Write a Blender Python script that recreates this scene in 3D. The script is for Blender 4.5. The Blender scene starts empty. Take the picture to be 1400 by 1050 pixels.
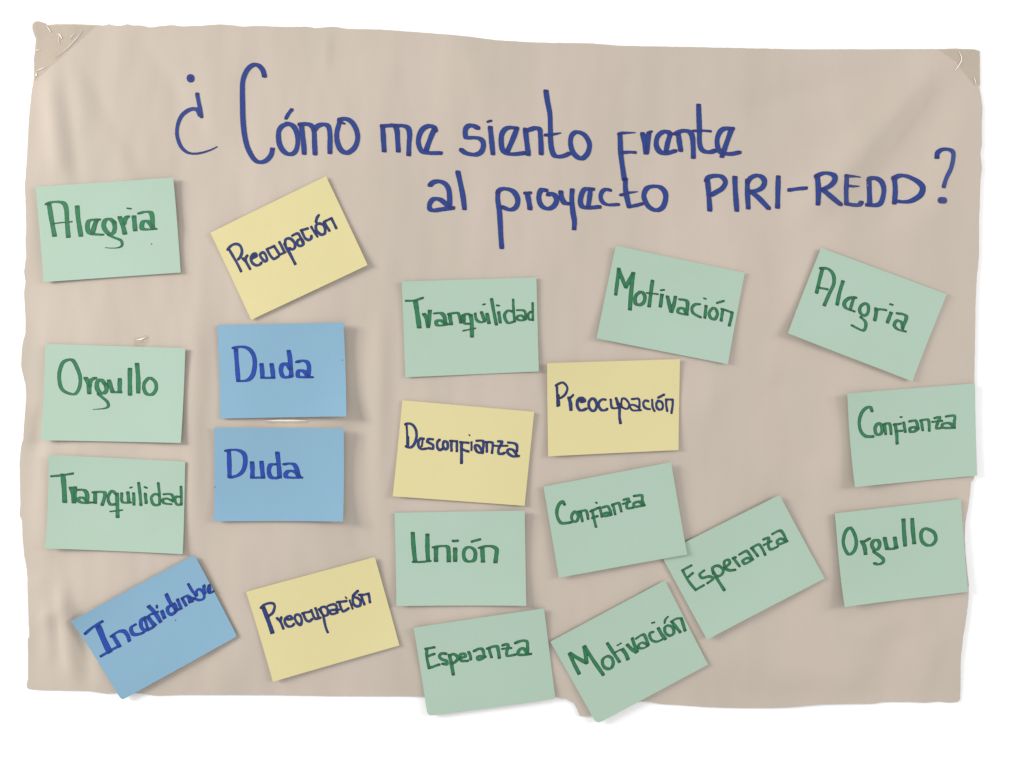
import bpy, math, random
import numpy as np
from mathutils.geometry import delaunay_2d_cdt
from mathutils import Vector

# ------------------------------------------------------------------ camera, world, lamps, exposure
scene = bpy.context.scene
col = scene.collection
CAM_D = 1.25
REF = 0.006                       # mean height of the paper above the wall (metres)
cd = bpy.data.cameras.new("camera")
cam = bpy.data.objects.new("camera", cd)
col.objects.link(cam)
cam.location = (0, -(CAM_D + REF), 0)
cam.rotation_euler = (math.radians(90), 0, 0)
cd.sensor_width = 36.0
cd.lens = 36.0 * CAM_D / 1.4
cd.clip_start = 0.05
cd.clip_end = 50
scene.camera = cam

world = bpy.data.worlds.new("World")
scene.world = world
world.use_nodes = True
bg = world.node_tree.nodes["Background"]
bg.inputs[0].default_value = (0.985, 0.985, 1.0, 1)
bg.inputs[1].default_value = 0.69

def area(name, loc, aim, size, power, color):
    l = bpy.data.lights.new(name, 'AREA')
    l.shape = 'RECTANGLE'; l.size, l.size_y = size
    l.energy = power; l.color = color
    o = bpy.data.objects.new(name, l); col.objects.link(o)
    o.location = loc
    o.rotation_euler = (Vector(aim) - Vector(loc)).to_track_quat('-Z', 'Y').to_euler()
    return o
area("ceiling_lamp_left", (-3.1, -1.35, 0.85), (-0.1, 0, -0.1), (1.2, 0.9), 108, (1.0, 0.975, 0.93))
area("ceiling_lamp_right", (3.0, -1.45, 0.6), (0.3, 0, -0.1), (1.2, 0.9), 47, (1.0, 0.97, 0.95))

scene.view_settings.view_transform = 'Standard'
scene.view_settings.look = 'None'
scene.view_settings.exposure = 0.0
scene.view_settings.gamma = 1.0
try:
    scene.cycles.max_bounces = 6
except Exception:
    pass

# ------------------------------------------------------------------ units: 1 mm on the wall = 1 px of the photograph
def W(x, y, h):                    # x right, y down, h towards the viewer (all mm, origin at the sheet's upper left)
    return ((x - 700.0) / 1000.0, -h / 1000.0, (525.0 - y) / 1000.0)

def tag(o, label=None, cat=None, group=None, kind=None):
    if label: o['label'] = label
    if cat: o['category'] = cat
    if group: o['group'] = group
    if kind: o['kind'] = kind
    return o

def link(name, verts, faces, mat, parent=None, smooth=True, attrs=None):
    me = bpy.data.meshes.new(name)
    me.from_pydata(verts, [], faces)
    if attrs:
        for k, v in attrs.items():
            a = me.attributes.new(k, 'FLOAT', 'POINT')
            a.data.foreach_set('value', np.asarray(v, dtype=np.float32))
    if smooth:
        me.polygons.foreach_set('use_smooth', [True] * len(me.polygons))
    me.materials.append(mat)
    me.update()
    o = bpy.data.objects.new(name, me)
    col.objects.link(o)
    if parent: o.parent = parent
    return o

# ------------------------------------------------------------------ materials
def new_mat(name):
    m = bpy.data.materials.new(name); m.use_nodes = True
    nt = m.node_tree
    b = nt.nodes['Principled BSDF']
    return m, nt, b

def N(nt, t, **kw):
    n = nt.nodes.new(t)
    for k, v in kw.items(): setattr(n, k, v)
    return n

def noise(nt, scale, detail=3, rough=0.5, stretch=None):
    tc = N(nt, 'ShaderNodeTexCoord')
    mp = N(nt, 'ShaderNodeMapping')
    nt.links.new(tc.outputs['Object'], mp.inputs[0])
    if stretch: mp.inputs['Scale'].default_value = stretch
    n = N(nt, 'ShaderNodeTexNoise')
    n.inputs['Scale'].default_value = scale
    n.inputs['Detail'].default_value = detail
    n.inputs['Roughness'].default_value = rough
    nt.links.new(mp.outputs[0], n.inputs['Vector'])
    return n.outputs['Fac']

def ramp(nt, fac, stops):
    r = N(nt, 'ShaderNodeValToRGB')
    e = r.color_ramp.elements
    while len(e) < len(stops): e.new(0.5)
    for el, (p, c) in zip(e, stops):
        el.position = p; el.color = (*c, 1)
    nt.links.new(fac, r.inputs[0])
    return r.outputs[0]

def mul(c, k): return tuple(v * k for v in c)

def paper_mat(name, c, var=0.035, warm=None, fibre=0.05, rough=0.75, stretch=None, wrinkle=0.0):
    m, nt, b = new_mat(name)
    big = noise(nt, 5.0, 3, 0.5, stretch)
    c1 = ramp(nt, big, [(0.30, mul(c, 1 - var)), (0.70, warm or mul(c, 1 + var))])
    fine = noise(nt, 900.0, 2, 0.6)
    c2 = ramp(nt, fine, [(0.3, (1 - fibre,) * 3), (0.7, (1.0,) * 3)])
    mx = N(nt, 'ShaderNodeMix', data_type='RGBA', blend_type='MULTIPLY')
    mx.inputs[0].default_value = 1.0
    nt.links.new(c1, mx.inputs[6]); nt.links.new(c2, mx.inputs[7])
    nt.links.new(mx.outputs[2], b.inputs['Base Color'])
    b.inputs['Roughness'].default_value = rough
    b.inputs['Specular IOR Level'].default_value = 0.25
    bp = N(nt, 'ShaderNodeBump'); bp.inputs['Strength'].default_value = 0.12
    bp.inputs['Distance'].default_value = 0.0004
    nt.links.new(fine, bp.inputs['Height'])
    nt.links.new(bp.outputs[0], b.inputs['Normal'])
    if wrinkle:
        wv = noise(nt, 6.5, 2, 0.45, stretch or (1, 1, 1))
        b2 = N(nt, 'ShaderNodeBump'); b2.inputs['Strength'].default_value = 1.0
        b2.inputs['Distance'].default_value = wrinkle
        nt.links.new(wv, b2.inputs['Height'])
        nt.links.new(b2.outputs[0], bp.inputs['Normal'])
    return m

M_KRAFT = paper_mat('kraft_paper', (0.500, 0.442, 0.372), 0.035, warm=(0.540, 0.464, 0.396), fibre=0.05, stretch=(1.6, 1, 0.6), wrinkle=0.009)
M_GREEN = paper_mat('green_card', (0.384, 0.524, 0.416), 0.022, warm=(0.396, 0.528, 0.440), fibre=0.05, wrinkle=0.0022)
M_YELLOW = paper_mat('yellow_card', (0.655, 0.585, 0.304), 0.022, fibre=0.05, wrinkle=0.0022)
M_BLUE = paper_mat('blue_card', (0.218, 0.388, 0.520), 0.03, fibre=0.05, wrinkle=0.0022)

def ink_mat(name, mid, edge, dark):
    m, nt, b = new_mat(name)
    a = N(nt, 'ShaderNodeAttribute', attribute_name='depth')
    s = N(nt, 'ShaderNodeAttribute', attribute_name='ends')
    n = noise(nt, 110.0, 3, 0.6)
    ad = N(nt, 'ShaderNodeMath', operation='MULTIPLY_ADD')
    ad.inputs[1].default_value = 0.9
    nt.links.new(n, ad.inputs[0])
    nt.links.new(a.outputs['Fac'], ad.inputs[2])
    c1 = ramp(nt, ad.outputs[0], [(0.42, edge), (0.98, mid)])
    mx = N(nt, 'ShaderNodeMix', data_type='RGBA')
    nt.links.new(c1, mx.inputs[6]); mx.inputs[7].default_value = (*dark, 1)
    nt.links.new(s.outputs['Fac'], mx.inputs[0])
    nt.links.new(mx.outputs[2], b.inputs['Base Color'])
    b.inputs['Roughness'].default_value = 0.6
    b.inputs['Specular IOR Level'].default_value = 0.25
    return m
I_TITLE = ink_mat('violet_blue_marker', (0.019, 0.046, 0.215), (0.024, 0.017, 0.105), (0.028, 0.012, 0.085))
I_NAVY = ink_mat('navy_marker', (0.024, 0.042, 0.155), (0.013, 0.014, 0.066), (0.018, 0.012, 0.045))
I_BLUE = ink_mat('blue_marker', (0.014, 0.056, 0.340), (0.006, 0.024, 0.160), (0.004, 0.014, 0.100))
I_GREEN = ink_mat('green_marker', (0.028, 0.178, 0.078), (0.007, 0.054, 0.022), (0.010, 0.055, 0.022))

m, nt, b = new_mat('wall_paint'); M_WALL = m
f = noise(nt, 60, 3)
nt.links.new(ramp(nt, f, [(0.3, (0.96, 0.96, 0.96)), (0.7, (0.98, 0.98, 0.98))]), b.inputs['Base Color'])
b.inputs['Roughness'].default_value = 0.9; b.inputs['Specular IOR Level'].default_value = 0.1

# clear sticky tape: mostly see-through with a glossy skin
m = bpy.data.materials.new('clear_tape'); m.use_nodes = True; M_TAPE = m
nt = m.node_tree; nt.nodes.clear()
out = N(nt, 'ShaderNodeOutputMaterial'); mx = N(nt, 'ShaderNodeMixShader')
tr = N(nt, 'ShaderNodeBsdfTransparent'); gl = N(nt, 'ShaderNodeBsdfPrincipled')
tr.inputs[0].default_value = (0.978, 0.972, 0.962, 1)
gl.inputs['Base Color'].default_value = (0.66, 0.60, 0.52, 1)
gl.inputs['Roughness'].default_value = 0.22
bp = N(nt, 'ShaderNodeBump'); bp.inputs['Strength'].default_value = 0.9; bp.inputs['Distance'].default_value = 0.0012
nt.links.new(noise(nt, 70, 4, 0.55), bp.inputs['Height']); nt.links.new(bp.outputs[0], gl.inputs['Normal'])
mx.inputs[0].default_value = 0.07
nt.links.new(tr.outputs[0], mx.inputs[1]); nt.links.new(gl.outputs[0], mx.inputs[2]); nt.links.new(mx.outputs[0], out.inputs[0])
m, nt, b = new_mat('glint_crease'); M_GLINT = m  # pale colour paints the glints on the crinkled tape
b.inputs['Base Color'].default_value = (0.86, 0.80, 0.70, 1); b.inputs['Roughness'].default_value = 0.25

# ------------------------------------------------------------------ relief of the hung sheet
def ridge(x, y, x0, y0, x1, y1, w, a):     # a soft fold along a line: w half-width, a height
    dx, dy = x1 - x0, y1 - y0
    L = math.hypot(dx, dy)
    t = ((x - x0) * dx + (y - y0) * dy) / (L * L)
    d = ((x - x0) * dy - (y - y0) * dx) / L
    e = max(0.0, abs(t - 0.5) - 0.30) * L / (0.22 * L)
    return a * math.exp(-(d / w) ** 2) * math.exp(-e * e)
FOLDS = [
    (120, 20, 290, 300, 46, -5.0), (66, 110, 80, 235, 12, 1.0), (88, 100, 105, 250, 10, -1.0),
    (1310, 60, 1100, 290, 24, 3.8), (1300, 110, 1190, 300, 30, -4.6), (1325, 120, 1262, 320, 22, 2.2), (1300, 110, 1270, 250, 16, 1.2), (1230, 90, 1020, 150, 22, -1.2),
    (62, 835, 66, 905, 8, 1.2), (84, 800, 97, 930, 9, 2.1), (110, 835, 122, 945, 10, -1.6), (76, 850, 80, 915, 6, -0.6),
    (40, 790, 70, 850, 22, 1.6), (50, 560, 48, 620, 12, -1.4), (55, 620, 60, 760, 14, 1.2),
    (1225, 860, 1215, 970, 26, -1.6), (1180, 850, 1160, 960, 34, 1.4), (1280, 870, 1265, 950, 12, 1.0),
    (270, 420, 265, 720, 14, 1.1), (480, 460, 500, 760, 22, -1.4), (520, 440, 515, 720, 12, 0.9),
    (960, 520, 1080, 660, 40, 1.5), (1060, 520, 1110, 640, 34, -1.6), (660, 60, 690, 220, 45, 1.2), (480, 60, 500, 240, 50, 1.0),
    (860, 90, 880, 240, 50, -1.1), (1340, 180, 1325, 480, 16, 0.9), (330, 740, 330, 930, 26, 0.8), (1000, 880, 1100, 950, 30, 0.9),
]
def H(x, y):
    h = 4.6
    h += 0.9 * math.sin(x / 88.0 + 0.5 * math.sin(y / 170.0)) + 0.5 * math.sin(x / 41.0 + y / 230.0 + 1.1)
    h += 0.45 * math.sin(y / 95.0 + x / 310.0 + 0.7) + 0.25 * math.sin((x - 0.8 * y) / 36.0)
    for f in FOLDS: h += 2.5 * ridge(x, y, *f)
    # corners stuck down by tape
    for cx, cy in ((60, 45), (1325, 80), (45, 930), (1305, 950)):
        k = math.exp(-(((x - cx) ** 2 + (y - cy) ** 2) / 60.0 ** 2))
        h = h * (1 - 0.75 * k) + 1.6 * 0.75 * k
    d = min(x - 32, 1340 - x, y - (34 if x < 450 else 60), 958 - y)      # the rim lies close to the wall
    k = 0.65 * math.exp(-(max(d, 0.0) / 28.0) ** 2)
    h = h * (1 - k) + 1.3 * k
    return max(h, 1.1)

# cached grid for speed
GS = 4.0
GX = np.arange(0, 1404, GS); GY = np.arange(0, 1054, GS)
GH = np.array([[H(float(x), float(y)) for x in GX] for y in GY])
def Hs(x, y):
    fx = min(max(x / GS, 0), len(GX) - 1.001); fy = min(max(y / GS, 0), len(GY) - 1.001)
    i, j = int(fx), int(fy); u, v = fx - i, fy - j
    return ((GH[j, i] * (1 - u) + GH[j, i + 1] * u) * (1 - v) + (GH[j + 1, i] * (1 - u) + GH[j + 1, i + 1] * u) * v)

# ------------------------------------------------------------------ sheets (outline + inner grid, real thickness)
def inside(poly, x, y):
    c = False; n = len(poly); j = n - 1
    for i in range(n):
        xi, yi = poly[i]; xj, yj = poly[j]
        if (yi > y) != (yj > y) and x < (xj - xi) * (y - yi) / (yj - yi) + xi: c = not c
        j = i
    return c

def sheet(name, poly, hfun, thick, mat, step, parent=None, jitter=0.0, seg=None):
    seg = seg or step
    rnd = random.Random(len(poly) * 7 + int(poly[0][0]))
    out = []
    for i, p in enumerate(poly):
        q = poly[(i + 1) % len(poly)]
        L = math.hypot(q[0] - p[0], q[1] - p[1]); k = max(1, int(round(L / seg)))
        for t in range(k):
            f = t / k
            x, y = p[0] + (q[0] - p[0]) * f, p[1] + (q[1] - p[1]) * f
            if jitter and t: x += rnd.uniform(-jitter, jitter); y += rnd.uniform(-jitter, jitter)
            out.append((x, y))
    nb = len(out)
    xs = [p[0] for p in out]; ys = [p[1] for p in out]
    P = np.array(out)
    inner = []
    y = min(ys) + step * 0.5
    while y < max(ys):
        x = min(xs) + step * 0.5
        while x < max(xs):
            if inside(out, x, y) and np.min((P[:, 0] - x) ** 2 + (P[:, 1] - y) ** 2) > (0.45 * step) ** 2:
                inner.append((x, y))
            x += step
        y += step
    pts = [Vector(p) for p in out + inner]
    v, e, f, ov, oe, of = delaunay_2d_cdt(pts, [(i, (i + 1) % nb) for i in range(nb)], [], 1, 1e-5)
    n = len(v)
    V = []; F = []
    hs = [hfun(p.x, p.y) for p in v]
    for p, h in zip(v, hs): V.append(W(p.x, p.y, h))
    for t in f:
        a, b_, c = (v[k] for k in t[:3])
        cx = sum(v[k].x for k in t) / len(t); cy = sum(v[k].y for k in t) / len(t)
        if inside(out, cx, cy):
            ar = (b_.x - a.x) * (c.y - a.y) - (b_.y - a.y) * (c.x - a.x)
            F.append(tuple(t) if ar < 0 else tuple(reversed(t)))
    # back and rim
    for p, h in zip(v, hs): V.append(W(p.x, p.y, h - thick))
    back = [tuple(i + n for i in reversed(t)) for t in F]
    cnt = {}
    for t in F:
        for i in range(len(t)):
            a, c = t[i], t[(i + 1) % len(t)]
            cnt[(a, c)] = 1
    rim_v = {}; rim = []
    for (a, c) in cnt:
        if (c, a) not in cnt:
            ids = []
            for k in (a, c):
                if k not in rim_v:
                    rim_v[k] = len(V); V.append(V[k]); V.append(V[k + n])
                ids.append(rim_v[k])
            rim.append((ids[0], ids[0] + 1, ids[1] + 1, ids[1]))
    return link(name, V, F + back + rim, mat, parent)

# ------------------------------------------------------------------ felt-pen letters
def catmull(pts, closed):
    n = len(pts)
    if n == 1: return [pts[0]]
    if n == 2 and not closed:
        a, b_ = pts; L = math.hypot(b_[0] - a[0], b_[1] - a[1]); k = max(2, int(L / 0.5))
        return [(a[0] + (b_[0] - a[0]) * t / k, a[1] + (b_[1] - a[1]) * t / k) for t in range(k + 1)]
    res = []
    rng = range(n) if closed else range(n - 1)
    for i in rng:
        if closed:
            p0, p1, p2, p3 = pts[(i - 1) % n], pts[i], pts[(i + 1) % n], pts[(i + 2) % n]
        else:
            p0, p1, p2, p3 = pts[max(i - 1, 0)], pts[i], pts[i + 1], pts[min(i + 2, n - 1)]
        L = math.hypot(p2[0] - p1[0], p2[1] - p1[1]); k = max(2, int(L / 0.5))
        for s in range(k):
            t = s / k
            r = []
            for d in (0, 1):
                r.append(0.5 * (2 * p1[d] + (-p0[d] + p2[d]) * t + (2 * p0[d] - 5 * p1[d] + 4 * p2[d] - p3[d]) * t * t
                                + (-p0[d] + 3 * p1[d] - 3 * p2[d] + p3[d]) * t ** 3))
            res.append(tuple(r))
    res.append(pts[0] if closed else pts[-1])
    return res

def parse(txt, ox, oy, s):
    strokes = []
    for part in txt.split(';'):
        part = part.strip()
        if not part: continue
        nib = None; flags = ''
        if '/' in part:
            part, ns = part.split('/')
            ns = ns.strip()
            while ns and ns[-1].isalpha(): flags += ns[-1]; ns = ns[:-1]
            if ns: nib = tuple(float(q) for q in ns.split(','))
        toks = part.split()
        closed = toks[-1] == 'z'
        if closed: toks = toks[:-1]
        pts = []
        for q in toks:
            a, b_ = q.split(',')
            pts.append((ox + float(a) / s, oy + float(b_) / s))
        if closed and math.hypot(pts[0][0] - pts[-1][0], pts[0][1] - pts[-1][1]) < 0.1: pts = pts[:-1]
        strokes.append((catmull(pts, closed), nib, flags, closed))
    return strokes

CASES = {1: [[0, 'a', 'd']], 2: [['a', 1, 'b']], 3: [[0, 1, 'b', 'd']], 4: [['b', 2, 'c']], 5: [[0, 'a', 'd'], ['b', 2, 'c']],
         6: [['a', 1, 2, 'c']], 7: [[0, 1, 2, 'c', 'd']], 8: [['c', 3, 'd']], 9: [[0, 'a', 'c', 3]], 10: [['a', 1, 'b'], ['c', 3, 'd']],
         11: [[0, 1, 'b', 'c', 3]], 12: [['b', 2, 3, 'd']], 13: [[0, 'a', 'b', 2, 3]], 14: [['a', 1, 2, 3, 'd']], 15: [[0, 1, 2, 3]]}
STEP = 0.66
ink_count = 0
def letter(ch, strokes, nib, ang, hfun, lift, mat, parent, colour):
    global ink_count
    ink_count += 1
    ca, sa = math.cos(ang), math.sin(ang)
    allp = [p for st in strokes for p in st[0]]
    mg = 8
    x0 = min(p[0] for p in allp) - mg; x1 = max(p[0] for p in allp) + mg
    y0 = min(p[1] for p in allp) - mg; y1 = max(p[1] for p in allp) + mg
    gx = np.arange(x0, x1, STEP); gy = np.arange(y0, y1, STEP)
    X, Y = np.meshgrid(gx, gy)
    D = np.full(X.shape, 1e3); E = np.full(X.shape, 1e3)
    ph = ink_count * 1.7
    C2 = np.zeros(X.shape)
    for pts, nb, flags, closed in strokes:
        w, h = nb or nib
        DS = np.full(X.shape, 1e3)
        k = len(pts)
        for i, (px, py) in enumerate(pts):
            f = i / max(1, k - 1)
            m_ = 1.0 + 0.05 * math.sin(f * 9 + ph)
            if 't' in flags: m_ *= 1 - 0.65 * f ** 2
            hw, hh = max(0.5, w * 0.5 * m_ - 0.08), max(0.5, h * 0.5 * m_ - 0.08)
            r = min(hw, hh) * (1.0 if 'o' in flags else 0.55)
            dx = X - px; dy = Y - py
            qx = np.abs(dx * ca + dy * sa) - (hw - r); qy = np.abs(-dx * sa + dy * ca) - (hh - r)
            d = np.hypot(np.maximum(qx, 0), np.maximum(qy, 0)) + np.minimum(np.maximum(qx, qy), 0) - r
            np.minimum(DS, d, out=DS)
        np.minimum(D, DS, out=D)
        C2 += np.clip(-DS / 0.8, 0, 1)
        if not closed:
            for q in (pts[0], pts[-1]):
                E = np.minimum(E, np.hypot(X - q[0], Y - q[1]))
    D = D + 0.09 * np.sin(X * 0.9 + ph) * np.sin(Y * 0.8 + 2 * ph) + 0.04 * np.sin(X * 2.1 - Y * 1.7 + ph)
    E = np.where(C2 > 1.3, np.minimum(E, 1.4), E)          # ink lies double where strokes cross
    ins = D < 0
    verts = []; faces = []; dep = []; end = []; cache = {}
    def addv(x, y, d, e):
        verts.append(W(x, y, hfun(x, y) + lift)); dep.append(min(1.0, max(0.0, -d / 2.2)))
        end.append(max(0.0, 1 - e / 3.5) * 0.75 if e < 3.5 else 0.0)
        return len(verts) - 1
    def corner(j, i):
        k = (j, i)
        if k not in cache: cache[k] = addv(X[j, i], Y[j, i], D[j, i], E[j, i])
        return cache[k]
    def edge(j0, i0, j1, i1):
        k = (j0, i0, j1, i1)
        if k not in cache:
            d0, d1 = D[j0, i0], D[j1, i1]; t = d0 / (d0 - d1)
            cache[k] = addv(X[j0, i0] + (X[j1, i1] - X[j0, i0]) * t, Y[j0, i0] + (Y[j1, i1] - Y[j0, i0]) * t, 0,
                            E[j0, i0] + (E[j1, i1] - E[j0, i0]) * t)
        return cache[k]
    code = ins[:-1, :-1] * 1 + ins[:-1, 1:] * 2 + ins[1:, 1:] * 4 + ins[1:, :-1] * 8
    for j, i in zip(*np.nonzero(code)):
        for poly in CASES[int(code[j, i])]:
            f = []
            for q in poly:
                if q == 0: f.append(corner(j, i))
                elif q == 1: f.append(corner(j, i + 1))
                elif q == 2: f.append(corner(j + 1, i + 1))
                elif q == 3: f.append(corner(j + 1, i))
                elif q == 'a': f.append(edge(j, i, j, i + 1))
                elif q == 'b': f.append(edge(j, i + 1, j + 1, i + 1))
                elif q == 'c': f.append(edge(j + 1, i, j + 1, i + 1))
                else: f.append(edge(j, i, j + 1, i))
            faces.append(tuple(reversed(f)))
    nm = {'?': 'question_mark', '¿': 'question_mark', '-': 'hyphen', '.': 'ink_speck'}.get(ch, 'letter')
    o = link(nm, verts, faces, mat, parent, attrs={'depth': dep, 'ends': end})
    if nm == 'letter': o['label'] = 'letter %s in %s marker' % (ch, colour)
    return o

# ------------------------------------------------------------------ the wall
link('wall', [(-4, 0, -2.4), (4, 0, -2.4), (4, 0, 2.4), (-4, 0, 2.4)], [(0, 1, 2, 3)], M_WALL, smooth=False)['kind'] = 'structure'

# ------------------------------------------------------------------ the large kraft sheet
TOP = "42,32 45,28 50,27 57,29 61,33 66,32 75,31 100,31 128,32 140,33 147,31 155,33 165,33 172,31 180,33 190,33 203,36 220,34 235,33 250,35 270,34 300,32 315,33 332,35 345,34 360,34 380,35 420,35 430,37 455,35 475,38 520,39 560,42 600,45 625,47 650,50 680,54 700,55 735,57 810,58 845,61 905,62 1000,64 1040,65 1090,66 1290,66 1310,65 1335,66 1342,68"
RIGHT = "1342,115 1341,118 1343,130 1345,145 1344,165 1344,195 1342,210 1344,230 1342,245 1341,278 1340,300 1340,350 1337,378 1335,420 1334,520 1334,600 1336,615 1336,645 1333,656 1329,660 1328,675 1325,695 1321,715 1320,735 1321,755 1323,775 1326,800 1325,825 1321,855 1318,870 1316,890 1315,905 1315,935 1315,957 1312,961"
BOTTOM = "1300,962 1285,960 1268,962 1250,961 1210,961 1198,963 1160,963 1125,964 1095,967 1060,969 1000,969 970,968 930,965 900,963 885,960 860,961 830,972 800,981 793,980 789,970 785,963 775,957 762,954 755,955 735,957 700,955 580,953 520,953 450,953 420,952 360,951 250,951 208,952 198,950 190,949 150,948 140,949 128,947 112,945 60,945 38,944 35,942 34,938 36,930"
LEFT = "36,900 36,874 38,872 37,840 36,790 34,775 31,760 29,735 28,712 25,705 26,690 25,650 25,630 27,610 30,600 31,580 33,555 34,540 33,525 29,510 27,500 28,480 29,470 33,455 33,440 32,420 31,400 33,385 31,370 34,350 33,330 34,310 33,270 32,250 33,245 36,200 38,160 41,130 44,110 45,95 44,80 46,65 47,52 44,45 42,38"
def P(s): return [tuple(float(v) for v in q.split(',')) for q in s.split()]
poster = sheet('paper_poster', P(TOP) + P(RIGHT) + P(BOTTOM) + P(LEFT), Hs, 0.35, M_KRAFT, 6.0, jitter=0.25, seg=5.0)
tag(poster, 'large beige kraft paper sheet with a handwritten blue question, carrying all the word cards', 'poster')

Z3 = 1400 / 300.0
TITLE = [
 (220, 70, Z3, [('¿', '186,168 188,175 /10.5,10o; 228,272 240,340 253,412 /5.5,5; 243,402 228,372 205,362 165,372 125,405 102,455 94,510 102,560 125,610 165,642 215,648 270,638 320,620 352,604 /5.8,4.6t'),
  ('C', '658,155 648,120 625,92 598,82 565,98 538,135 520,190 517,260 518,340 520,430 528,520 545,600 575,665 605,698 635,705 670,692 698,660 708,622'),
  ('ó', '800,462 770,475 750,505 747,550 757,600 785,640 820,655 852,640 868,600 870,550 860,505 838,472 805,458 z; 795,425 812,395 832,370 /5,4'),
  ('m', '893,470 900,520 908,590 912,648; 885,465 930,462 960,475 975,510 978,580 982,652; 978,500 1000,475 1040,465 1068,480 1078,530 1078,600 1078,645'),
  ('o', '1140,438 1180,432 1220,455 1248,505 1256,560 1240,610 1210,640 1180,650 1145,625 1125,575 1122,525 1132,480 1145,440; 1148,455 1172,463 /3,3')]),
 (500, 100, Z3, [('m', '108,345 112,400 118,495; 105,338 150,335 185,335 200,370 203,420 208,495; 190,335 240,335 270,350 280,390 276,450 274,518'),
  ('e', '445,365 435,345 405,335 370,350 345,385 335,430 342,470 362,500 400,508 475,508; 438,355 410,420 385,490'),
  ('s', '715,352 690,338 660,335 638,355 635,390 645,412 685,412 725,418 748,440 750,475 735,505 705,520 670,518 635,508 610,488'),
  ('i', '795,350 802,420 812,515; 780,313 800,306 /4,3'),
  ('e', '960,352 915,350 885,365 867,400 865,450 875,495 905,515 950,518 1015,510; 965,355 940,420 905,500'),
  ('n', '1018,360 1025,420 1037,518; 1020,370 1050,360 1085,350 1110,360 1115,400 1118,450 1120,512'),
  ('t', '1150,115 1160,180 1175,260 1178,340 1180,430 1188,490 1205,525 1235,532 1270,525 1300,510; 1150,395 1190,390 1245,380 /6,4t')]),
 (780, 120, Z3, [('o', '40,280 85,295 115,335 122,375 107,420 70,450 30,428 8,390 0,340 10,300 40,280 z'),
  ('f', '318,290 320,340 322,400 330,470 338,530 345,580; 312,290 340,282 415,280 /6,3.6t; 330,410 370,405 412,407 /6,4'),
  ('r', '463,288 475,340 485,410; 503,285 498,340 490,405; 505,278 520,272 /4,3'),
  ('e', '640,290 620,275 590,278 560,305 550,350 562,390 590,412 625,412 670,398; 640,290 625,340 612,400'),
  ('n', '690,290 697,340 706,395; 672,290 700,275 735,270 765,280 780,310 785,370 786,440'),
  ('t', '820,108 822,180 825,270 825,340 835,385 860,405 895,408 925,398; 790,272 840,270 890,274 /6,3.5'),
  ('e', '1035,258 985,258 955,280 938,325 940,370 955,405 990,418 1030,420 1078,410; 1030,260 1005,330 968,435'),
  ('t', '352,582 352,640 362,700 375,755; 375,757 420,748 458,738 /5,4.5; 325,682 370,668 430,660 /6,3.5t'),
  ('o', '490,638 530,626 575,632 605,665 608,710 590,760 550,780 505,760 478,720 470,680 490,638 z'),
  ('P', '875,590 882,660 890,778; 868,590 882,570 920,560 965,565 990,600 970,640 930,665 900,682'),
  ('I', '1050,572 1053,660 1062,780'),
  ('R', '1130,590 1130,660 1135,765; 1130,605 1150,575 1190,558 1225,570 1240,600 1225,635 1190,655 1150,660; 1150,660 1200,700 1265,768'),
  ('I', '1327,568 1325,650 1322,760')]),
 (560, 210, Z3, [('a', '130,200 150,182 185,175 225,190 248,225 255,280 255,340; 262,345 225,315 190,290 150,290 128,320 128,350 150,362 200,355 275,345'),
  ('l', '308,118 322,180 340,270 350,350'),
  ('p', '565,240 562,290 572,360 578,440 582,520 588,598; 562,250 580,228 620,225 660,240 685,275 690,310 675,345 640,358 590,340'),
  ('r', '735,252 770,250 /5,4; 750,258 760,300 768,350'),
  ('o', '870,235 840,232 825,270 830,310 850,340 885,352 920,335 938,300 930,270 905,255 885,262'),
  ('y', '965,245 972,285 990,315 1020,318; 1038,232 1035,290 1042,370 1052,430 1050,478'),
  ('e', '1170,225 1120,225 1100,255 1090,300 1100,335 1135,345 1210,338; 1155,225 1150,270 1140,340'),
  ('c', '1280,232 1255,225 1230,240 1220,275 1235,310 1270,325 1330,322 /6,4')]),
 (1040, 180, Z3, [('-', '182,372 230,366 286,362 /5,5'),
  ('R', '355,285 358,370 358,465; 350,290 375,275 410,270 450,285 460,315 435,350 390,375; 380,375 440,420 508,465'),
  ('E', '537,290 540,370 548,460; 532,293 580,290 635,292 /6,3.5t; 550,350 590,350 630,347 /6,3.5t; 548,460 600,466 635,463 650,448'),
  ('D', '698,298 702,370 705,460; 695,305 710,294 745,292 780,315 795,360 790,410 775,450 745,465 690,463'),
  ('D', '862,290 868,370 862,450; 858,292 900,275 950,282 1000,310 1030,355 1020,400 985,430 940,445 870,438'),
  ('?', '1117,168 1122,140 1145,120 1185,118 1218,135 1220,180 1205,240 1175,300 1158,355 /6.3,4.8; 1138,442 1164,442 /9,9o')]),
]
k = 0
for ox, oy, s, ls in TITLE:
    for ch, tx in ls:
        k += 1
        letter(ch, parse(tx, ox, oy, s), (6.9, 5.0), 0.1, Hs, 0.32 + 0.04 * (k % 3), I_TITLE, poster, 'blue')

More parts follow.
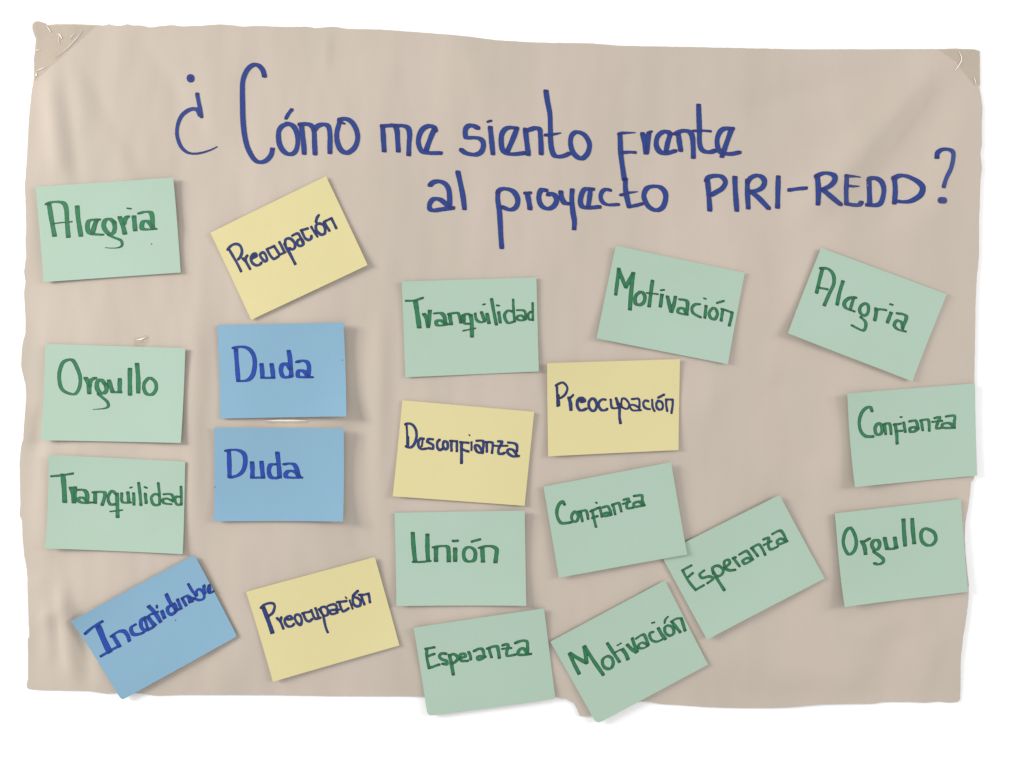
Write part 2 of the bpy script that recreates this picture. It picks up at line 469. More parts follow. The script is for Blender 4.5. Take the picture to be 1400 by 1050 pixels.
# sticky tape on the corners of the sheet
def tape(poly, step=4.0, lift=0.5):
    return sheet('clear_tape', poly, lambda x, y: Hs(x, y) + lift + 0.25 * math.sin(x * 0.35 + y * 0.2) * math.sin(y * 0.3 - 1),
                 0.08, M_TAPE, step, parent=poster, jitter=0.4, seg=5)
def glint(pts, w=1.2):  # small raised ridge whose pale colour stands for a glint
    V = []; F = []
    n = len(pts)
    for i, (x, y) in enumerate(pts):
        a = pts[max(0, i - 1)]; b_ = pts[min(n - 1, i + 1)]
        dx, dy = b_[0] - a[0], b_[1] - a[1]; L = math.hypot(dx, dy) or 1
        ww = w * (0.25 if i in (0, n - 1) else 1) * 0.5
        nx, ny = -dy / L * ww, dx / L * ww
        h = Hs(x, y) + 0.75
        V += [W(x - nx, y - ny, h), W(x, y, h + 0.35), W(x + nx, y + ny, h)]
    for i in range(n - 1):
        for q in (0, 1):
            F.append((3 * i + q, 3 * i + q + 1, 3 * i + 4 + q, 3 * i + 3 + q))
    return link('glint_crease', V, F, M_GLINT, tape_now, smooth=False)
tape_now = tape(P("43,32 46,29 50,28 57,30 61,34 66,33 100,32 129,33 118,44 100,60 84,76 68,90 58,100 50,107 45,111 45,95 45,80 47,65 48,52 45,45"))
glint(P("61,33 65,38 68,43"), 1.3); glint(P("76,45 80,46 83,51 80,52"), 1.4); glint(P("74,78 90,65 104,49 110,40"), 0.9)
glint(P("47,97 54,94 62,91"), 1.5); glint(P("46,69 50,67 53,68"), 1.6); glint(P("45,104 49,102 48,98"), 2.0); glint(P("79,47 78,54 80,60"), 0.8)
glint(P("100,44 96,48 93,53"), 0.9)
tape_now = tape(P("1283,67 1310,66 1335,67 1341,69 1341,113 1334,116 1326,106 1318,96 1309,84 1297,76"))
glint(P("1312,68 1316,76 1316,82 1311,90 1306,96"), 1.3); glint(P("1333,104 1335,109 1336,114"), 1.2)
# scrap of tape sticking out from behind a card, reflection painted as pale ridges
tape_now = tape(P("184,462 200,458 204,460 203,468 196,474 182,474"), 3.0, 0.4)
glint(P("186,465 193,464 200,461"), 2.2); glint(P("190,468 196,467"), 1.2)
tape_now = tape(P("362,573 372,571 410,571 422,573 420,579 364,579"), 4.0, 0.4)  # strip stands in for glossy-paper glare between the blue cards
glint(P("362,575.5 380,575 400,575 422,575.5"), 2.6)  # the glare itself, painted as one broad pale streak

# ------------------------------------------------------------------ the word cards
def card(word, ox, oy, s, corners, mat, inkm, colour, nib, label, letters, curl=(1, 1, 1, 1), radii=(0, 0, 0, 0), base=0.0):
    q = [(ox + x / s, oy + y / s) for x, y in corners]            # TL TR BR BL
    c = np.mean(np.array(q), axis=0)
    ex = ((q[1][0] - q[0][0] + q[2][0] - q[3][0]) / 4, (q[1][1] - q[0][1] + q[2][1] - q[3][1]) / 4)
    ey = ((q[3][0] - q[0][0] + q[2][0] - q[1][0]) / 4, (q[3][1] - q[0][1] + q[2][1] - q[1][1]) / 4)
    det = ex[0] * ey[1] - ex[1] * ey[0]
    def uv(x, y):
        dx, dy = x - c[0], y - c[1]
        return (dx * ey[1] - dy * ey[0]) / det, (ex[0] * dy - ex[1] * dx) / det
    # rest plane on the sheet
    A = []; B = []
    for i in range(9):
        for j in range(7):
            u, v = -1 + i / 4, -1 + j / 3
            x, y = c[0] + u * ex[0] + v * ey[0], c[1] + u * ex[1] + v * ey[1]
            A.append((1, u, v)); B.append(Hs(x, y))
    A = np.array(A); B = np.array(B)
    sol = np.linalg.lstsq(A, B, rcond=None)[0]
    off = np.max(B - A @ sol) + 0.5 + base
    seed = c[0] * 0.7 + c[1] * 0.3
    bow = 1.6 * (0.5 + 0.5 * math.sin(seed * 1.3))
    def hf(x, y):
        u, v = uv(x, y)
        w = ((1 - u) * (1 - v) * curl[0] + (1 + u) * (1 - v) * curl[1] + (1 + u) * (1 + v) * curl[2] + (1 - u) * (1 + v) * curl[3]) / 4
        r = (u * u + v * v) / 2
        return sol[0] + sol[1] * u + sol[2] * v + off + 0.85 * w * r ** 1.1 + bow * (1 - u * u) + 0.12 * math.sin(x / 23 + seed) * math.sin(y / 19 + seed)
    poly = []
    for i in range(4):
        p = q[i]; a = q[i - 1]; b_ = q[(i + 1) % 4]; r = max(radii[i], 0.5)
        def toward(p, t, d):
            L = math.hypot(t[0] - p[0], t[1] - p[1]); return (p[0] + (t[0] - p[0]) * d / L, p[1] + (t[1] - p[1]) * d / L)
        A0 = toward(p, a, r); B0 = toward(p, b_, r)
        n = 5 if r > 1 else 1
        for t in range(n + 1):
            f = t / n
            poly.append(((1 - f) ** 2 * A0[0] + 2 * f * (1 - f) * p[0] + f * f * B0[0], (1 - f) ** 2 * A0[1] + 2 * f * (1 - f) * p[1] + f * f * B0[1]))
    o = sheet('word_card', poly, hf, 0.38, mat, 9.0, seg=9.0)
    tag(o, label, 'card', 'coloured word cards stuck on the poster')
    hm = sol[0] + off + 0.3 * sum(curl) / 4                       # mean stand-off of this card
    k = (hm / 1000 - REF) / CAM_D
    o.location = (-(c[0] - 700) / 1000 * k, 0, (c[1] - 525) / 1000 * k)
    ang = math.atan2(ex[1], ex[0])
    for i, (ch, tx, *org) in enumerate(letters):
        letter(ch, parse(tx, *(org[0] if org else (ox, oy, s))), nib, ang, hf, 0.07 + 0.03 * (i % 3), inkm, o, colour)
    return o

Z7 = 1400 / 210.0
G, Y_, B_ = (M_GREEN, I_GREEN, 'green'), (M_YELLOW, I_NAVY, 'dark blue'), (M_BLUE, I_BLUE, 'blue')
card('Alegria', 45, 240, Z7, [(28, 105), (1280, 20), (1350, 885), (105, 972)], *G, (6.6, 2.9),
 'pale green card reading Alegria at the upper left, left of the tilted yellow card',
 [('A', '150,264 172,400 200,550; 130,262 170,245 230,240 285,255 307,310 312,400 325,560; 190,440 260,430 355,422 /3,2'),
  ('l', '405,282 415,400 440,550'),
  ('e', '600,402 550,402 510,415 498,460 508,510 545,533 632,540; 580,408 562,460 545,525'),
  ('g', '745,430 700,395 662,405 645,450 662,500 700,535 735,520 747,470 735,420; 690,540 740,565 800,590 815,630 790,655 730,662 660,658 /4.5,2.6t'),
  ('r', '790,378 815,440 838,530; 865,372 845,390 830,440'),
  ('i', '920,372 925,430 932,500; 862,298 893,303 /3,2'),
  ('a', '970,345 1020,330 1070,335 1085,370 1090,430 1092,485; 1095,480 1050,420 1010,415 992,450 997,485 1040,492 1115,487'),
  ('.', '1076,623 1084,628 /1.6,1.4o')], curl=(2.5, 4, 3, 2))
s2 = 1178 / 230
card('Preocupación', 285, 235, s2, [(12, 425), (825, 32), (1118, 655), (300, 1037)], *Y_, (3.9, 3.6),
 'yellow card reading Preocupación, tilted steeply, below the opening question mark',
 [('P', '100,665 180,800 235,900 285,1000; 70,655 130,590 210,565 275,600 300,680 280,760 240,810', (305, 285, 11.667)),
  ('r', '315,800 365,855 430,965; 365,850 360,790 385,750', (305, 285, 11.667)),
  ('e', '470,795 530,765 525,725 480,725 445,790 460,860 520,905 580,900 610,865; 490,755 515,755 /3.8,3.8', (305, 285, 11.667)),
  ('o', '600,720 590,750 620,800 660,840 695,835 695,780 665,720 630,700 z', (305, 285, 11.667)),
  ('c', '700,650 785,615; 705,660 760,760 815,805 885,765', (305, 285, 11.667)),
  ('u', '815,600 900,735; 905,740 990,700; 900,540 980,690', (305, 285, 11.667)),
  ('p', '165,570 205,650 250,720 335,885 /4.4,4; 180,580 175,520 205,480 270,490 325,550 330,620 295,655 240,635', (375, 285, 11.667)),
  ('a', '290,435 370,400 410,440 450,530; 450,530 440,490 390,500 365,540 385,590 430,600 465,570 460,520', (375, 285, 11.667)),
  ('c', '430,350 535,322; 440,365 490,470 550,505 590,480 595,440', (375, 285, 11.667)),
  ('i', '592,295 690,450 /3.6,3.4', (375, 285, 11.667)),
  ('ó', '710,110 680,160 668,215; 690,250 665,290 680,360 740,415 800,410 815,350 790,275 740,245 690,250 z', (375, 285, 11.667)),
  ('n', '800,225 880,355; 795,215 910,160; 915,160 990,315', (375, 285, 11.667))], curl=(2, 3, 4, 2))
card('Duda', 290, 430, 7.0, [(52, 100), (1265, 80), (1293, 972), (78, 995)], *B_, (6.4, 3.2),
 'blue card reading Duda, the upper of the two stacked blue cards',
 [('D', '228,342 235,450 250,635; 208,320 280,308 345,325 390,375 408,450 400,540 375,600 330,632 250,637'),
  ('u', '472,475 478,540 482,605; 480,604 530,606 580,606; 568,475 578,540 585,605'),
  ('d', '732,348 745,430 758,590; 745,520 710,472 672,480 657,530 672,585 705,603 750,592'),
  ('a', '815,455 860,442 905,452 925,490 925,540 918,590; 915,590 880,545 835,535 817,565 827,595 880,600 952,600'),
  ('.', '1246,436 1250,438 /1.4,1.4o')], curl=(2, 11, 12, 3))
card('Duda', 285, 575, 7.0, [(60, 68), (1300, 75), (1295, 960), (58, 960)], *B_, (6.4, 3.2),
 'blue card reading Duda, the lower of the two stacked blue cards',
 [('D', '197,290 200,400 202,540; 172,290 220,280 290,285 340,320 352,390 335,470 290,520 215,545'),
  ('u', '415,400 420,470 418,545; 415,547 470,547 520,547; 505,395 512,470 520,545'),
  ('d', '657,308 667,400 680,545; 640,420 592,425 575,480 588,535 625,553 668,545'),
  ('a', '725,420 770,412 815,420 840,460 858,520 870,545; 865,545 830,495 770,482 737,510 742,540 790,548 885,547'),
  ('.', '64,634 65,636 /1.4,1.4o')], curl=(5, 9, 11, 5))
card('Orgullo', 50, 465, Z7, [(82, 35), (1360, 75), (1322, 935), (50, 910)], *G, (6.3, 3.0),
 'pale green card reading Orgullo at the left edge, under the upper left Alegria card',
 [('O', '300,178 240,205 208,290 208,380 232,450 290,485 350,490 388,430 395,340 370,260 335,192 300,178 z /5.2,3.2'),
  ('r', '445,345 470,400 478,485; 530,345 490,370 480,420'),
  ('g', '620,400 585,360 552,380 547,430 570,475 610,485 635,450 625,400; 560,490 600,525 640,560 652,600 620,622 515,632 /4.8,2.6t'),
  ('u', '657,368 672,420 690,470; 690,474 760,476; 757,355 755,420 755,475'),
  ('l', '850,262 848,380 850,498'), ('l', '915,217 925,350 925,478'),
  ('o', '1020,348 982,390 977,440 1000,488 1050,496 1088,450 1085,390 1050,352 1020,348 z /5.2,3.2')], curl=(3, 4, 5, 7))
card('Tranquilidad', 55, 615, Z7, [(92, 45), (1320, 108), (1300, 948), (60, 892)], *G, (5.8, 2.9),
 'pale green card reading Tranquilidad in the lower left, above the tilted blue card',
 [('T', '110,240 200,232 300,216 /3.5,3; 212,225 220,340 225,475 /6.8,3'),
  ('r', '280,345 298,400 305,480; 318,342 315,400 310,480'),
  ('a', '345,365 400,368 425,410 425,480; 430,482 390,437 352,442 352,470 400,485 468,480 /5,2.8'),
  ('n', '50,202 50,352 /5.6,3; 22,196 120,190 190,202 185,280 152,382 /5.2,3', (125, 655, 10.77)),
  ('q', '360,230 300,177 247,240 242,320 280,378 340,370 /4.2,3; 370,215 375,400 380,560 /5.4,3; 270,480 448,458 /2.4,2.2', (125, 655, 10.77)),
  ('u', '440,212 442,330 500,350 570,345 /4.2,2.8; 530,197 545,340 /4.8,2.8', (125, 655, 10.77)),
  ('i', '615,212 620,378 /4.6,3; 563,130 588,122 /2.6,2.2', (125, 655, 10.77)),
  ('l', '690,58 710,230 722,383 /4.4,3', (125, 655, 10.77)),
  ('i', '787,217 800,353 /4.4,3; 782,120 808,130 /3.4,2.6', (125, 655, 10.77)),
  ('d', '980,62 995,200 1000,360 /4,3; 990,237 930,222 877,270 892,350 940,388 1000,370 /4,3', (125, 655, 10.77)),
  ('a', '1062,225 1160,222 1195,260 1195,330 /3.8,2.8; 1190,320 1100,287 1042,310 1070,358 1168,370 /3.8,2.8', (125, 655, 10.77)),
  ('d', '1315,112 1320,250 1320,373 /3.8,3; 1300,262 1242,262 1227,320 1260,378 1320,373 /3.6,3', (125, 655, 10.77))], curl=(7, 2, 4, 8))
card('Incertidumbre', 90, 750, 5.0, [(50, 488), (880, 42), (1172, 598), (380, 1038)], *B_, (5.8, 3.4),
 'blue card reading Incertidumbre, tilted at the lower left corner of the poster',
 [('I', '140,578 190,535 255,495 /4.0,3.9; 228,532 265,630 300,705 /8.5,4.3; 242,735 300,700 365,665 /3.8,3.7', (90, 750, 5.0)),
  ('n', '325,592 345,630 370,668; 315,597 360,567 400,565 425,595 435,630', (90, 750, 5.0)),
  ('c', '150,812 80,850 68,920 110,1000 200,1010 315,972 /5.6,3.5', (175, 800, 15.0)),
  ('e', '345,660 285,700 265,780 290,880 360,925 450,900 525,850 /5.4,3.5; 350,700 380,800 410,900 /4.3,3.2', (175, 800, 15.0)),
  ('r', '420,660 500,770 560,820 /6.0,3.2; 405,650 460,600 530,580 /3.4,3.2', (175, 800, 15.0)),
  ('t', '430,430 560,570 670,750 /6.0,3.2; 540,577 620,542 /3.1,3.0', (175, 800, 15.0)),
  ('i', '700,530 750,670 /6.0,3.2; 597,420 597,455 /3.8,3.7o', (175, 800, 15.0)),
  ('d', '795,190 860,340 930,420 1000,520 /5.6,3.7; 880,420 820,460 825,560 900,600 970,550 /4.9,3.9; 960,400 1000,520 /5.6,3.7', (175, 800, 15.0)),
  ('u', '215,650 270,760 /4.5,3.2; 290,560 370,760 /4.7,3.2; 250,790 370,760 /3.4,3.2', (225, 785, 16.16)),
  ('m', '400,550 480,690 /4.7,3.2; 390,530 460,490 520,490 560,620 /4.7,3.2; 560,500 620,600 /4.7,3.2; 570,520 680,545 /3.8,3.2', (225, 785, 16.16)),
  ('b', '530,220 610,360 700,470 /4.3,3.5; 715,470 710,370 760,332 830,370 880,480 850,550 760,570 660,535 /3.8,3.2', (225, 785, 16.16)),
  ('r', '875,255 872,340 895,420 /4.5,3.5', (225, 785, 16.16)),
  ('e', '985,245 1000,320 985,390 /4.5,3.2; 985,250 955,330 975,400 1030,405 1080,378 /3.8,3.2', (225, 785, 16.16)),
  ('.', '750,488 753,492 /1.4,1.4o')], curl=(9, 2, 3, 1), radii=(1, 6, 4, 5))
s8 = 1312 / 225
card('Preocupación', 330, 755, s8, [(42, 312), (1064, 38), (1260, 742), (255, 1028)], *Y_, (3.7, 3.5),
 'yellow card reading Preocupación at the bottom, right of the tilted blue card',
 [('P', '165,250 240,450 350,770 /6.2,4.2; 110,245 180,180 290,145 380,160 400,230 360,350 270,420', (350, 815, 15.556)),
  ('r', '450,470 520,540 585,690; 520,540 540,450', (350, 815, 15.556)),
  ('e', '680,495 770,485 740,430 680,430 620,490 620,570 680,640 760,640 810,590', (350, 815, 15.556)),
  ('o', '845,400 830,480 870,560 940,615 970,560 965,470 920,400 z', (350, 815, 15.556)),
  ('c', '985,365 1150,330; 1005,380 1060,500 1130,540 1190,490', (350, 815, 15.556)),
  ('u', '1175,300 1230,440 1280,485 1370,460; 1265,260 1330,440', (350, 815, 15.556)),
  ('p', '165,495 215,560 255,640 300,850 345,965; 215,560 200,490 230,450 300,450 345,510 345,600 300,630 250,620', (425, 800, 15.0)),
  ('a', '355,425 450,395 520,420 530,500; 575,505 520,510 440,510 385,530 400,580 460,595 545,560', (425, 800, 15.0)),
  ('c', '535,350 725,330; 585,370 620,480 670,540 770,480', (425, 800, 15.0)),
  ('i', '795,315 855,485 /3.2,3; 708,248 735,275 /2.4,2.4o', (425, 800, 15.0)),
  ('ó', '860,250 860,330 890,410 960,440 1010,410 1015,330 960,270 880,245 z; 865,215 960,120 /4,3.6', (425, 800, 15.0)),
  ('n', '1030,220 1095,395; 985,200 1080,200 1180,175; 1185,180 1210,350', (425, 800, 15.0))], curl=(3, 2, 3, 3), radii=(0, 3, 0, 0))
card('Tranquilidad', 540, 370, Z7, [(62, 100), (1288, 63), (1310, 918), (95, 972)], *G, (5.9, 2.9),
 'pale green card reading Tranquilidad in the centre, above the yellow Desconfianza card',
 [('T', '102,276 180,272 255,248 /3.4,3; 187,277 205,400 222,518 /6.8,3'),
  ('r', '265,395 290,440 303,515; 318,365 312,430 305,500'),
  ('a', '365,390 420,387 450,420 460,480; 460,482 410,452 377,465 382,495 420,500 475,490 /5.2,2.8'),
  ('n', '55,350 75,485 /5.6,3; 35,330 130,312 190,325 225,460 /4.6,3', (610, 400, 11.2)),
  ('q', '235,440 245,360 320,327 380,350 /4,3; 230,400 280,468 345,478 /4.2,3; 268,360 270,430 /5.6,3; 375,345 390,450 395,675 /5.8,3; 260,585 450,545 /2.4,2.2', (610, 400, 11.2)),
  ('u', '445,322 460,410 520,453 590,440 /4,3; 540,302 590,430 /4.8,3', (610, 400, 11.2)),
  ('i', '625,325 655,468 /5.2,3; 563,185 592,178 /2.6,2.4', (610, 400, 11.2)),
  ('l', '695,100 730,300 768,488 /4.6,3', (610, 400, 11.2)),
  ('i', '803,302 828,458 /4.6,3; 778,196 808,202 /3,2.6', (610, 400, 11.2)),
  ('d', '1025,110 1030,250 1045,438 /3.8,3; 1010,292 940,278 892,350 920,438 960,467 1050,440 /4.2,3', (610, 400, 11.2)),
  ('a', '1087,270 1190,277 1215,340 1215,408 /3.8,2.8; 1200,400 1150,352 1087,370 1092,410 1150,428 1210,410 /3.8,2.8', (610, 400, 11.2)),
  ('d', '1322,165 1325,300 1325,422 /3.4,3; 1300,292 1258,330 1267,408 1330,418 /3.4,2.8', (610, 400, 11.2))], curl=(4, 2, 3, 2))
card('Desconfianza', 530, 545, Z7, [(135, 15), (1335, 120), (1248, 975), (48, 888)], *Y_, (3.8, 3.5),
 'yellow card reading Desconfianza in the centre, above the green Unión card',
 [('D', '92,200 103,400 108,590 /3.2,3.2; 112,420 112,585 /4.6,3; 65,155 130,135 220,170 280,270 293,400 250,550 170,628 75,605', (550, 570, 15.0)),
  ('e', '440,450 380,440 330,510 340,610 400,660 490,650; 420,470 400,600 /3,3', (550, 570, 15.0)),
  ('s', '625,460 540,455 515,505 570,540 630,580 625,650 540,640', (550, 570, 15.0)),
  ('c', '765,470 720,520 720,620 770,680 830,650', (550, 570, 15.0)),
  ('o', '850,510 835,590 880,665 930,630 930,540 890,500 z', (550, 570, 15.0)),
  ('n', '1005,500 1010,690; 985,490 1120,500; 1120,510 1120,700', (550, 570, 15.0)),
  ('f', '90,520 90,680 90,940 /4.4,3.8; 65,518 230,530; 85,660 230,710', (625, 570, 15.0)),
  ('i', '295,520 295,680 /3.2,3; 247,367 263,383 /2.2,2.2o', (625, 570, 15.0)),
  ('a', '400,490 520,490 540,560 520,740; 520,720 450,600 390,580 365,620 400,700 460,735 530,710', (625, 570, 15.0)),
  ('n', '605,530 610,710; 575,517 700,520 730,560 715,735', (625, 570, 15.0)),
  ('z', '845,500 920,510 890,580 850,660 850,740 910,760 970,735; 760,590 880,595 1030,590 /3.2,3', (625, 570, 15.0)),
  ('a', '1050,525 1170,540 1225,590 1225,700; 1215,770 1150,680 1070,660 1025,700 1060,760 1150,808 1265,800', (625, 570, 15.0))], curl=(2, 3, 3, 5))
card('Unión', 530, 690, Z7, [(62, 75), (1248, 50), (1262, 914), (82, 920)], *G, (6.2, 2.9),
 'pale green card reading Unión in the lower centre, under the yellow Desconfianza card',
 [('U', '228,258 235,380 250,520; 238,523 300,524 380,515; 362,272 362,400 368,515'),
  ('n', '440,390 440,450 440,515; 420,390 490,378 545,385 555,440 557,518'),
  ('i', '615,400 615,515; 597,332 638,330 /3.8,3.6'),
  ('ó', '740,387 702,410 692,460 707,505 745,520 788,505 800,450 785,407 740,387 z /5.4,3; 768,337 843,316 /3.6,3.4'),
  ('n', '862,395 865,455 868,520; 840,395 900,378 960,382 993,410 990,460 982,525')], curl=(2, 6, 6, 6))
s12 = 1378 / 210
card('Esperanza', 560, 825, s12, [(38, 212), (1205, 38), (1308, 855), (162, 1012)], *G, (4.2, 3.4),
 'pale green card reading Esperanza, hanging below the bottom edge under the Unión card',
 [('E', '155,405 155,480 175,580; 145,405 220,392; 157,475 220,452; 175,580 265,548'),
  ('s', '325,450 287,447 267,475 290,500 330,515 335,545 297,540'),
  ('p', '357,462 375,540 392,635 /5,3.8; 360,470 390,452 425,470 430,500 400,530 375,535'),
  ('e', '450,490 500,475 495,452 462,452 452,480 467,513 520,513'),
  ('r', '530,435 545,465 548,500'),
  ('a', '580,425 630,402 660,420 670,480; 670,480 630,470 607,485 625,503 680,475'),
  ('n', '710,400 735,480; 700,402 760,382 790,395 805,485 /5,3.4'),
  ('z', '835,375 865,363 885,377 872,430 877,468 945,458; 832,405 910,398 /3.6,3'),
  ('a', '950,353 1000,333 1050,337 1058,380 1058,450; 1060,450 1020,402 987,412 972,450 1010,460 1085,452 /4.6,3.4')], curl=(4, 3, 1, 1.5), radii=(0, 2, 3, 7))
s13 = 1359 / 220
card('Motivación', 810, 330, s13, [(195, 38), (1285, 266), (1140, 1037), (33, 820)], *G, (5.2, 3.1),
 'pale green card reading Motivación in the upper right half, above the yellow card',
 [('M', '222,232 210,340 197,450; 222,235 250,310 282,390; 343,272 310,330 285,388; 345,268 330,400 317,575 /6,3.2'),
  ('o', '405,427 367,460 362,515 390,538 430,520 445,475 430,437 405,427 z'),
  ('t', '508,332 495,430 480,548; 460,435 552,445 /3,2.4'),
  ('i', '588,450 575,550; 580,412 606,409 /3,2.6'),
  ('v', '635,465 650,530 665,595; 702,468 690,530 670,595'),
  ('a', '740,490 790,497 805,530 795,615; 795,615 770,567 732,567 722,595 750,610 800,618 /4.4,3'),
  ('c', '905,530 870,532 842,560 852,605 912,640 /4.4,3'),
  ('i', '960,545 950,645 /4.4,3; 944,480 958,486 /3,2.2'),
  ('ó', '1020,562 987,600 997,643 1030,658 1055,620 1045,577 1020,562 z /4.4,3; 1052,520 1108,503 /3.2,3'),
  ('n', '1100,580 1087,668 /4.4,3; 1092,570 1178,600 /4,3; 1180,600 1170,650 1155,710 /4.4,3')], curl=(5, 3, 4, 7))
card('Preocupación', 740, 485, Z7, [(52, 78), (1264, 40), (1250, 868), (62, 924)], *Y_, (3.3, 3.1),
 'yellow card reading Preocupación, right of centre and below the green Motivación card',
 [('P', '95,210 105,400 110,600 /3.6,3.2; 115,380 130,590 /5.2,3; 75,182 150,137 220,122 288,180 310,260 260,370 170,440 /3.3,3', (755, 515, 15.0)),
  ('r', '345,430 375,560 385,680 /5.2,3.6; 370,440 430,375 /3.2,3', (755, 515, 15.0)),
  ('e', '600,520 650,510 670,490 620,440 570,440 520,500 515,600 560,680 620,690 695,657 /4.4,3.6; 560,480 620,500 /5,4', (755, 515, 15.0)),
  ('o', '800,460 752,530 762,640 840,705 905,640 900,520 850,452 z /4,3.4', (755, 515, 15.0)),
  ('c', '1090,472 1030,467 962,520 962,620 1020,688 1100,683 1128,657 /3.8,3.2', (755, 515, 15.0)),
  ('u', '1200,470 1215,610 1260,648 1350,640 /3.6,3; 1310,440 1340,560 /3.6,3', (755, 515, 15.0)),
  ('p', '110,220 150,330 180,420 180,600 200,725 /4.2,3.6; 215,360 225,250 260,217 320,250 378,340 350,428 290,430 230,400 /3,2.8; 140,335 215,370 /4,5', (835, 530, 15.0)),
  ('a', '435,237 560,227 590,290 585,440; 560,400 480,357 402,362 412,430 470,468 620,463 /3,2.8', (835, 530, 15.0)),
  ('c', '770,280 710,262 667,320 690,400 750,435 805,440', (835, 530, 15.0)),
  ('i', '850,250 860,400 900,480', (835, 530, 15.0)),
  ('ó', '1000,277 942,310 942,400 1000,453 1058,430 1068,350 1040,290 965,268 z; 975,205 1090,145 /3.6,3.2', (835, 530, 15.0)),
  ('n', '1140,250 1137,350 1160,480; 1135,242 1270,245; 1270,250 1270,350 1245,520', (835, 530, 15.0))], curl=(6, 3, 3, 5))
s15 = 1336 / 210
# the card below the overlapping one comes first
card('Esperanza', 905, 670, 5.0, [(-9, 440), (800, 32), (1110, 602), (305, 1018)], *G, (3.9, 3.3),
 'pale green card reading Esperanza, steeply tilted and tucked under the centre Confianza card',
 [('E', '142,550 180,620 230,682; 140,548 200,515; 182,592 210,567; 230,682 285,650'),
  ('s', '287,550 258,575 275,600 320,590 350,605 312,635'),
  ('p', '352,560 385,620 425,682 /4.4,3.6; 350,570 347,530 385,517 418,545 405,580 370,590'),
  ('e', '430,530 463,500 455,477 427,487 430,530 460,548 500,545'),
  ('r', '487,465 530,520; 485,465 503,460'),
  ('a', '530,440 575,417 600,440 620,475; 615,470 580,465 552,485 570,503 620,475'),
  ('n', '617,400 655,450; 610,397 660,372 685,400 705,442'),
  ('z', '695,337 730,327 725,365 740,405 790,387; 697,375 748,350 /3.4,3'),
  ('a', '755,300 805,277 830,300 852,348; 852,348 810,332 787,350 800,370 855,350')], curl=(2, 5, 3, 5))
card('Confianza', 735, 630, s15, [(52, 225), (1158, 12), (1298, 812), (185, 1015)], *G, (3.9, 3.4),
 'pale green card reading Confianza right of centre, its corner overlapping a tilted green card',
 [('C', '235,380 215,354 182,390 168,450 182,510 215,543 290,535 /4.4,3.8'),
  ('o', '325,442 297,480 307,523 340,525 355,480 325,442 z'),
  ('n', '375,450 390,525; 360,442 415,432 430,452 440,505'),
  ('f', '475,430 490,500 508,573; 462,440 523,412; 477,497 520,482'),
  ('i', '542,405 560,485; 507,363 515,367 /2.8,2.8o'),
  ('a', '570,405 610,397 630,430 640,470; 640,465 600,452 572,465 590,480 640,470'),
  ('n', '655,380 675,465; 650,387 700,367 715,387 728,440'),
  ('z', '750,340 790,332 775,380 782,413 830,408; 742,375 803,357 /3.4,3'),
  ('a', '840,307 905,302 910,340 922,385; 922,380 880,357 837,372 847,400 928,387')], curl=(2, 3, 3, 2), base=3.2)
s16 = 1208 / 230
card('Motivación', 750, 790, s16, [(12, 455), (834, 16), (1145, 622), (345, 1050)], *G, (5.4, 3.0),
 'pale green card reading Motivación, tilted at the bottom edge beside the hanging Esperanza card',
 [('M', '152,545 185,620 220,688; 152,540 200,570 268,608; 255,492 265,550 275,612; 257,490 320,590 393,696'),
  ('o', '420,562 387,590 397,638 440,653 463,620 455,577 420,562 z /4.6,3'),
  ('t', '115,552 210,700 300,836 /4.8,3; 235,692 310,652 /2.6,2.4', (820, 830, 11.2)),
  ('i', '345,642 400,720 430,798 /5.6,3; 268,585 325,550 /2.4,2.2', (820, 830, 11.2)),
  ('v', '420,575 485,640 560,692 /5.2,3; 497,477 530,580 575,680 /4.8,3', (820, 830, 11.2)),
  ('a', '560,478 610,440 665,418 700,460 738,570 /4.6,2.8; 735,582 655,542 592,578 605,625 665,628 740,590 /3.8,2.6', (820, 830, 11.2)),
  ('c', '818,380 772,390 765,450 800,508 870,528 945,500 /4,2.8', (820, 830, 11.2)),
  ('i', '895,322 950,420 1003,488 /5,3; 797,240 835,231 /2.8,2.4', (820, 830, 11.2)),
  ('ó', '1035,280 992,320 1010,400 1080,438 1133,390 1110,305 z /4.2,2.8; 1040,147 1002,190 990,243 /3,2.4', (820, 830, 11.2)),
  ('n', '1110,232 1230,383 /4.6,3; 1090,220 1170,177 1250,170 /3.4,2.8; 1252,182 1280,280 1305,358 /4.6,3', (820, 830, 11.2))], curl=(3, 2, 2, 2.5), radii=(0, 0, 0, 8))
s18 = 1271 / 230
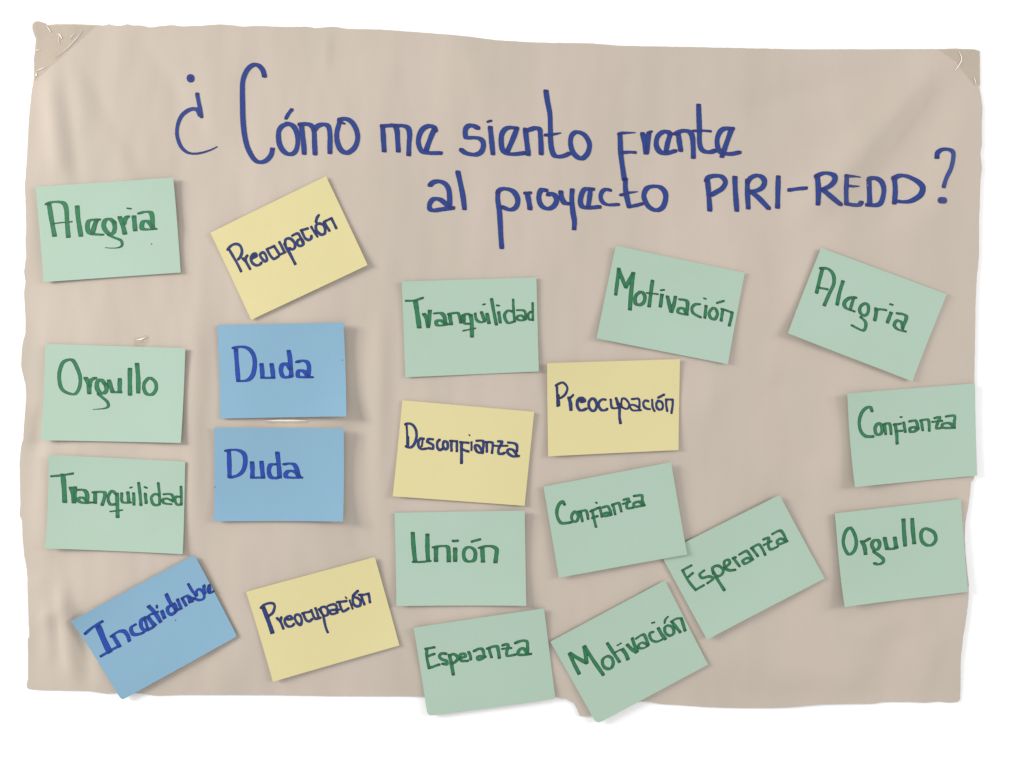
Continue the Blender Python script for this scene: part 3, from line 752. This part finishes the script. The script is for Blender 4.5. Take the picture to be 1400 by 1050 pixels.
card('Alegria', 1070, 335, s18, [(290, 22), (1236, 372), (975, 1030), (33, 668)], *G, (5.2, 3.1),
 'pale green card reading Alegria in the upper right, tilted clockwise below the question mark',
 [('A', '300,180 280,260 257,360; 287,178 340,180 380,220 387,290 352,370 315,455; 272,322 340,335 /3.2,3'),
  ('l', '455,275 430,360 412,450'),
  ('e', '550,397 502,402 467,435 477,475 538,500; 535,402 510,490 /4.6,3'),
  ('g', '630,442 592,460 582,500 607,533 640,518 648,470 630,442 z /4.6,3; 590,545 625,580 625,625 600,645 525,608 /4.4,3'),
  ('r', '705,480 705,520 695,568; 705,490 740,486 780,492 /3.6,2.8'),
  ('i', '818,512 790,585; 812,448 828,452 /3.2,2.8'),
  ('a', '865,517 915,525 933,550 905,625; 905,630 895,582 862,572 842,605 870,638 925,652 /4.6,3')], curl=(3, 2, 4, 9))
card('Confianza', 1140, 520, Z7, [(108, 120), (1290, 28), (1310, 868), (175, 968)], *G, (4.2, 3.2),
 'pale green card reading Confianza at the right edge of the poster',
 [('C', '345,280 330,247 290,252 247,300 227,380 242,460 287,508 355,512 /4.8,3.8'),
  ('o', '405,392 377,430 382,480 410,498 440,470 435,412 405,392 z /4.8,3.2'),
  ('n', '465,400 475,490; 455,402 510,397 525,490'),
  ('f', '560,400 575,480 580,575 /4.8,3.4; 552,405 610,396; 572,465 623,460'),
  ('i', '640,385 655,470; 610,335 620,335 /3,2.4'),
  ('a', '695,375 745,367 765,400 770,440; 770,440 730,427 697,440 702,468 740,465 775,440'),
  ('n', '800,365 815,455; 795,367 850,357 870,375 875,460'),
  ('z', '925,345 970,337 950,390 942,438 1000,430; 902,380 990,370 /3.4,3'),
  ('a', '1030,330 1103,324 1103,380 1100,430; 1100,430 1060,392 1002,397 992,425 1030,435 1105,432')], curl=(8, 2, 2, 10))
card('Orgullo', 1130, 680, Z7, [(72, 145), (1225, 15), (1290, 860), (145, 985)], *G, (5.8, 3.1),
 'pale green card reading Orgullo in the lower right, below the right edge Confianza card',
 [('O', '215,277 172,310 150,390 162,460 200,518 248,490 270,420 255,340 215,277 z /4.8,3.2'),
  ('r', '320,400 345,450 355,515; 390,375 350,400 /4.6,3'),
  ('g', '470,392 432,392 412,430 432,473 465,473 485,430 470,392 z /5,3; 430,495 480,530 518,565 510,595 470,610 437,600 /4.8,3'),
  ('u', '530,370 542,430 552,465; 550,468 600,470 640,457; 622,367 635,455'),
  ('l', '700,202 707,320 717,440'), ('l', '780,197 787,300 800,418'),
  ('o', '890,287 862,330 872,400 920,438 970,428 998,380 980,322 930,292 890,287 z /5,3.2')], curl=(4, 2, 2, 12))
print('letters', ink_count, 'tris', sum(len(o.data.polygons) for o in scene.objects if o.type == 'MESH') * 2)
